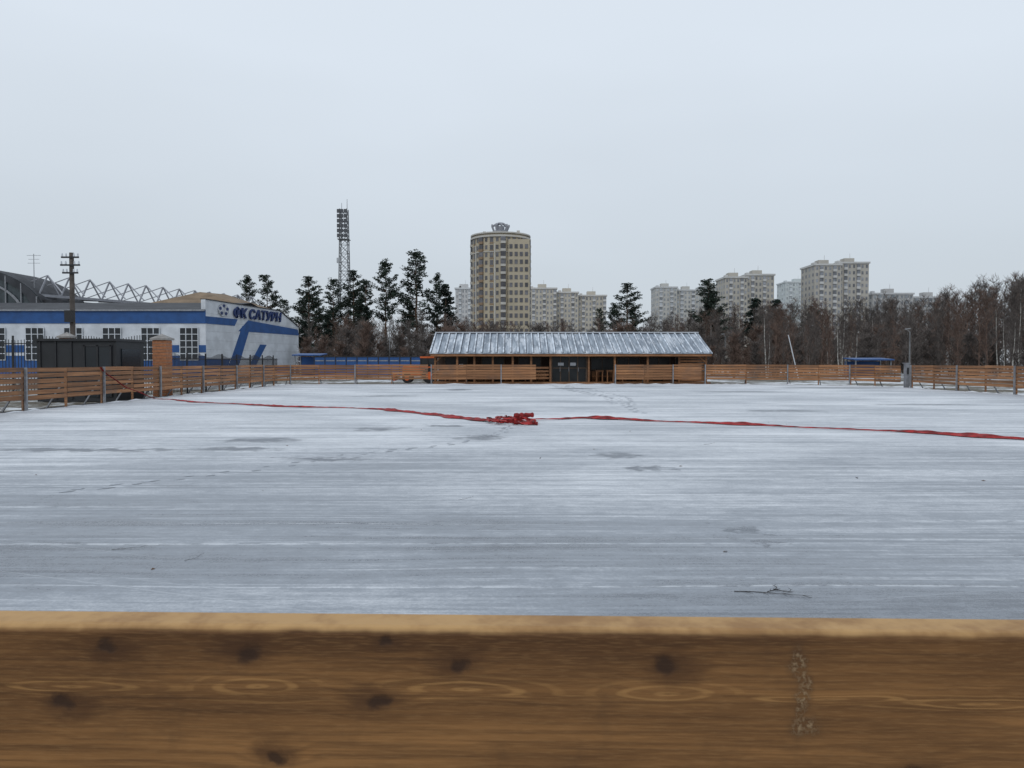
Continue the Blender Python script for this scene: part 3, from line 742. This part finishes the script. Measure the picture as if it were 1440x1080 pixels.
apartments([(128,141,520,16,52,17,6)],(.50,.50,.47),(.34,.36,.38),(.55,.57,.58),"h")

# ------------------------------------------------------------------ trees
M_BARK = simple("pine_bark", (0.10, 0.065, 0.045), .9, .3, 1.5)
M_NEED = simple("pine_needles", (0.030, 0.044, 0.033), .8, .35, .5, island=.5, spec=.15)
M_NEED2 = simple("spruce_needles", (0.019, 0.030, 0.024), .8, .3, .5, island=.5, spec=.15)
M_BARE = simple("bare_bark", (0.115, 0.100, 0.092), .9, .3, .6, island=.35, spec=.1)
M_BARE2 = simple("reddish_bark", (0.14, 0.098, 0.080), .9, .3, .6, island=.35, spec=.1)
M_BIRCH = simple("birch_bark", (0.48, 0.47, 0.44), .85, .4, 2.5, spec=.1)
def clump(b, c, rx, rz, cnt, s, mat):
    for _ in range(cnt):
        while True:
            p = Vector((R(-1,1),R(-1,1),R(-1,1)))
            if p.length < 1: break
        p = Vector((c.x+p.x*rx, c.y+p.y*rx, c.z+p.z*rz))
        u = Vector((R(-1,1),R(-1,1),R(-.6,.8))).normalized(); w = u.cross(Vector((R(-1,1),R(-1,1),R(-1,1)))).normalized()
        L = s*R(.6,1.3); W = L*R(.3,.55)
        b.add([tuple(p-u*L-w*W*.4), tuple(p+w*W-u*L*.1), tuple(p+u*L), tuple(p-w*W+u*L*.2)], [(0,1,2,3)], mat)
def pine_mesh(seed, H=20., crown0=.42, spread=3.0, spruce=False):
    random.seed(seed); b = MB(); top = Vector((R(-.5,.5),R(-.5,.5),H)); N = 10; tp = []
    for i in range(N+1):
        t = i/N; tp.append(Vector((top.x*t+R(-.12,.12)*(t>0),top.y*t+R(-.12,.12)*(t>0),H*t)))
    for i in range(N): b.tube(tp[i],tp[i+1],.26*(1-i/N)+.03,.26*(1-(i+1)/N)+.03,7,0,False)
    def at(t):
        k = min(N-1,int(t*N)); f = t*N-k; return tp[k].lerp(tp[k+1],f)
    n = 66 if spruce else 54
    for i in range(n):
        t = crown0+(1-crown0)*((i+R(0,1))/n)**.9; t = min(t,.985); a = R(0,6.283); o = at(t)
        u = (t-crown0)/(1-crown0)
        if spruce: L = spread*(1-u)**.8*R(.75,1.1)+.25; rise = -.25
        else: L = spread*(1-u**2.0)*(.5+.5*min(1,u*3+.2))*R(.35,1.2)+.6; rise = .1+.5*u
        e = o+Vector((math.cos(a)*L,math.sin(a)*L,rise*L+R(-.2,.2))); md = o.lerp(e,.5)+Vector((0,0,-.12*L))
        b.tube(o,md,.06,.045,4,0,False); b.tube(md,e,.045,.015,4,0,False)
        m = 2+int(L*1.3)
        for k in range(m):
            f = (k+1)/m; c = (o.lerp(md,f*2) if f<.5 else md.lerp(e,f*2-1))+Vector((R(-.3,.3),R(-.3,.3),R(0,.25)))
            if not spruce and f < .34: continue
            if spruce: clump(b,c,.6,.3,26,.22,1)
            else: clump(b,c,R(.5,.95),R(.22,.42),34,.2,1)
    clump(b,at(.98),.5,.6,50,.18,1)
    me = bpy.data.meshes.new("pine_tree"); me.from_pydata(b.v,[],b.f); me.materials.append(M_BARK); me.materials.append(M_NEED2 if spruce else M_NEED)
    me.polygons.foreach_set("material_index", b.m); me.update(); return me
pines = [pine_mesh(11,20,.38,3.1), pine_mesh(12,20,.26,3.4), pine_mesh(13,20,.45,2.9), pine_mesh(14,20,.32,2.7), pine_mesh(15,20,.5,3.4)]
spruces = [pine_mesh(21,16,.08,3.3,True), pine_mesh(22,16,.1,2.6,True)]
random.seed(5)
def place(me, name, X, Y, h, baseH, wide=1.0, parent=None):
    o = bpy.data.objects.new(name, me); scene.collection.objects.link(o)
    s = h/baseH; o.scale = (s*wide, s*wide, s); o.location = (X, Y, -.12); o.rotation_euler = (0,0,R(0,6.28))
    if parent: o.parent = parent
    return o
for X,Y,h,v,w in [(-51.7,150,17.9,0,.9),(-47.8,150,18.2,1,.95),(-43,145,13.2,3,.9),(-36.9,140,16.8,1,1.15),(-32.6,140,16.5,3,.9),(-29.2,142,18.1,1,1.05),
                  (-26,138,16,2,.8),(-22.7,138,19.3,2,.85),(-17.3,141,21.5,3,1.15),(-14.2,145,17.8,0,.7),(21.8,146,16.2,1,1.35),(24.5,152,12.5,2,.8),
                  (37.3,147,17.1,1,1.2),(38.7,150,15.5,0,.9),(16.3,145,11.5,2,.7),(-39.5,155,14.5,2,.8),(-20,150,12.5,4,.8),(62,160,13,4,.9),(-34.5,148,12,0,.9),
                  (-29.8,146,15,0,1.1),(-38.2,146,14.5,4,.9),(20,150,12.8,0,.9)]:
    place(pines[v], "pine_tree", X, Y, h, 20, w)
for X,Y,h,v,w in [(-12.0,138,15.5,0,1.15),(43.0,136,12.8,0,1.35),(48.5,140,13.0,1,1.3),(-25,130,11,1,1.1),(-30.5,128,9.5,0,1.1),(35.2,138,10,1,1.0),(-35,130,8.5,0,1.1)]:
    place(spruces[v], "spruce_tree", X, Y, h, 16, w)

def bare_mesh(seed, H=12., mat=0, birch=False, nl=18, low=.22):
    random.seed(seed); b = MB(); N = 8; tp = [Vector((0,0,0))]
    for i in range(N): tp.append(tp[-1]+Vector((R(-.16,.16),R(-.16,.16),H/N)))
    for i in range(N): b.tube(tp[i],tp[i+1],.13*(1-i/N)+.02,.13*(1-(i+1)/N)+.02,6,1 if birch else 0,False)
    def at(t): k = min(N-1,int(t*N)); return tp[k].lerp(tp[k+1],t*N-k)
    def seg(p,d,L,r,wob,n):
        pts = [p]
        for _ in range(n):
            d = (d+Vector((R(-wob,wob),R(-wob,wob),R(-wob*.5,wob)))).normalized(); pts.append(pts[-1]+d*(L/n))
        for i in range(n): b.tube(pts[i],pts[i+1],r*(1-i/n)+.012,r*(1-(i+1)/n)+.010,3,0,False)
        return pts
    for i in range(nl):
        t = low+(1-low)*(i+R(0,1))/nl; t = min(.99,t); a = R(0,6.283); el = R(.7,1.3)
        L = H*.30*(1-.55*t)*R(.7,1.2)
        lp = seg(at(t),Vector((math.cos(a),math.sin(a),el)).normalized(),L,.045,.2,3)
        for j in range(6):
            k = random.randint(0,2); o = lp[k].lerp(lp[k+1],R(0,1)); a2 = R(0,6.283)
            sp = seg(o,Vector((math.cos(a2),math.sin(a2),R(.4,1.6))).normalized(),L*R(.3,.5),.016,.3,2)
            for q in range(5):
                k = random.randint(0,1); o = sp[k].lerp(sp[k+1],R(0,1)); a3 = R(0,6.283)
                seg(o,Vector((math.cos(a3),math.sin(a3),R(.3,1.5))).normalized(),R(.4,.9),.006,.2,1)
    me = bpy.data.meshes.new("bare_tree"); me.from_pydata(b.v,[],b.f); me.materials.append(M_BARE2 if mat else M_BARE); me.materials.append(M_BIRCH)
    me.polygons.foreach_set("material_index", b.m); me.update(); return me
bares = [bare_mesh(31),bare_mesh(32,mat=1),bare_mesh(33),bare_mesh(34,mat=1,nl=24,low=.1),bare_mesh(35,nl=24,low=.12),bare_mesh(36,birch=True)]
bush = [bare_mesh(41,5,1,nl=22,low=.02), bare_mesh(42,5,0,nl=22,low=.02)]
random.seed(9)
prof_ = [(-.6,62),(-.28,58),(-.1,62),(.03,50),(.13,56),(.26,68),(.35,76),(.45,80),(.55,88),(.62,104),(.67,120),(.9,115)]
def canopy(u):
    for (a,ha),(c,hc) in zip(prof_[:-1],prof_[1:]):
        if u <= c: return ha+(hc-ha)*max(0,(u-a))/(c-a)
    return prof_[-1][1]
wd = empty("bare_woodland")
cnt = 0
while cnt < 480:
    Y = R(100,205); u = R(-.40,.80)
    X = u*Y
    if u < -.27 and Y < 165: continue
    h = (canopy(u)/1082*min(Y,170)+1.55)*R(.72,1.06)
    v = random.choices(range(6),[3,3,3,3,3,1.2])[0]
    place(bares[v],"bare_tree",X,Y,h,12,R(.8,1.15),wd); cnt += 1
for i in range(240):
    Y = R(82,130); u = R(-.27,.80)
    place(bush[i%2],"bush",u*Y,Y,R(2.5,5.5),5,R(1.0,1.6),wd)
for i in range(70):
    Y = R(72,100); u = R(.33,.80); h = (canopy(u)/1082*Y+1.55)*R(.6,1.0)
    place(bares[random.choice((0,1,2,3,4,5,5))],"bare_tree",u*Y,Y,h,12,R(.7,1.0),wd)

# ------------------------------------------------------------------ camera, world, sun
cam = bpy.data.cameras.new("camera"); co = bpy.data.objects.new("camera", cam); scene.collection.objects.link(co)
co.location = (0,0,1.55); co.rotation_euler = (math.radians(90-1.64),0,0)
cam.sensor_width = 36; cam.lens = 27.05; cam.clip_start = .05; cam.clip_end = 4000
cam.dof.use_dof = True; cam.dof.focus_distance = 12; cam.dof.aperture_fstop = 32
scene.camera = co
w = bpy.data.worlds.new("World"); scene.world = w; w.use_nodes = True; nt = w.node_tree
bg = nt.nodes["Background"]
tc = nd(nt,"ShaderNodeTexCoord"); sp = nd(nt,"ShaderNodeSeparateXYZ"); nt.links.new(tc.outputs["Generated"], sp.inputs[0])
nz = nd(nt,"ShaderNodeTexNoise"); mp = nd(nt,"ShaderNodeMapping"); mp.inputs["Scale"].default_value = (1,1,3); nt.links.new(tc.outputs["Generated"],mp.inputs[0]); nt.links.new(mp.outputs[0],nz.inputs["Vector"])
nz.inputs["Scale"].default_value = 1.6; nz.inputs["Detail"].default_value = 3
z = mth(nt,"ADD",sp.outputs[2],mth(nt,"MULTIPLY",mth(nt,"SUBTRACT",nz.outputs[0],.5),.22))
cr = nd(nt,"ShaderNodeValToRGB"); nt.links.new(z,cr.inputs[0]); e = cr.color_ramp.elements
e[0].position = 0.0; e[0].color = (.53,.58,.635,1); e[1].position = 1.0; e[1].color = (.76,.82,.90,1)
x = e.new(.15); x.color = (.58,.64,.70,1); x = e.new(.38); x.color = (.70,.77,.85,1)
sky = nd(nt,"ShaderNodeTexSky"); sky.sky_type = "NISHITA"; sky.sun_disc = False
sky.sun_elevation = math.radians(38); sky.sun_rotation = math.radians(200)
sc = nd(nt,"ShaderNodeVectorMath",operation="SCALE"); nt.links.new(sky.outputs[0],sc.inputs[0]); sc.inputs["Scale"].default_value = .005
ad = nd(nt,"ShaderNodeVectorMath",operation="ADD"); nt.links.new(cr.outputs[0],ad.inputs[0]); nt.links.new(sc.outputs[0],ad.inputs[1])
nt.links.new(ad.outputs[0],bg.inputs[0]); bg.inputs[1].default_value = 1.0
sl = bpy.data.lights.new("sun","SUN"); sl.energy = .6; sl.angle = math.radians(25); sl.color = (1,.97,.93)
so = bpy.data.objects.new("sun", sl); scene.collection.objects.link(so)
dirv = Vector((math.sin(math.radians(200))*math.cos(math.radians(38)), math.cos(math.radians(200))*math.cos(math.radians(38)), math.sin(math.radians(38))))
so.rotation_euler = dirv.to_track_quat('Z','Y').to_euler()
scene.view_settings.view_transform = 'Standard'; scene.view_settings.look = 'None'; scene.view_settings.exposure = 0
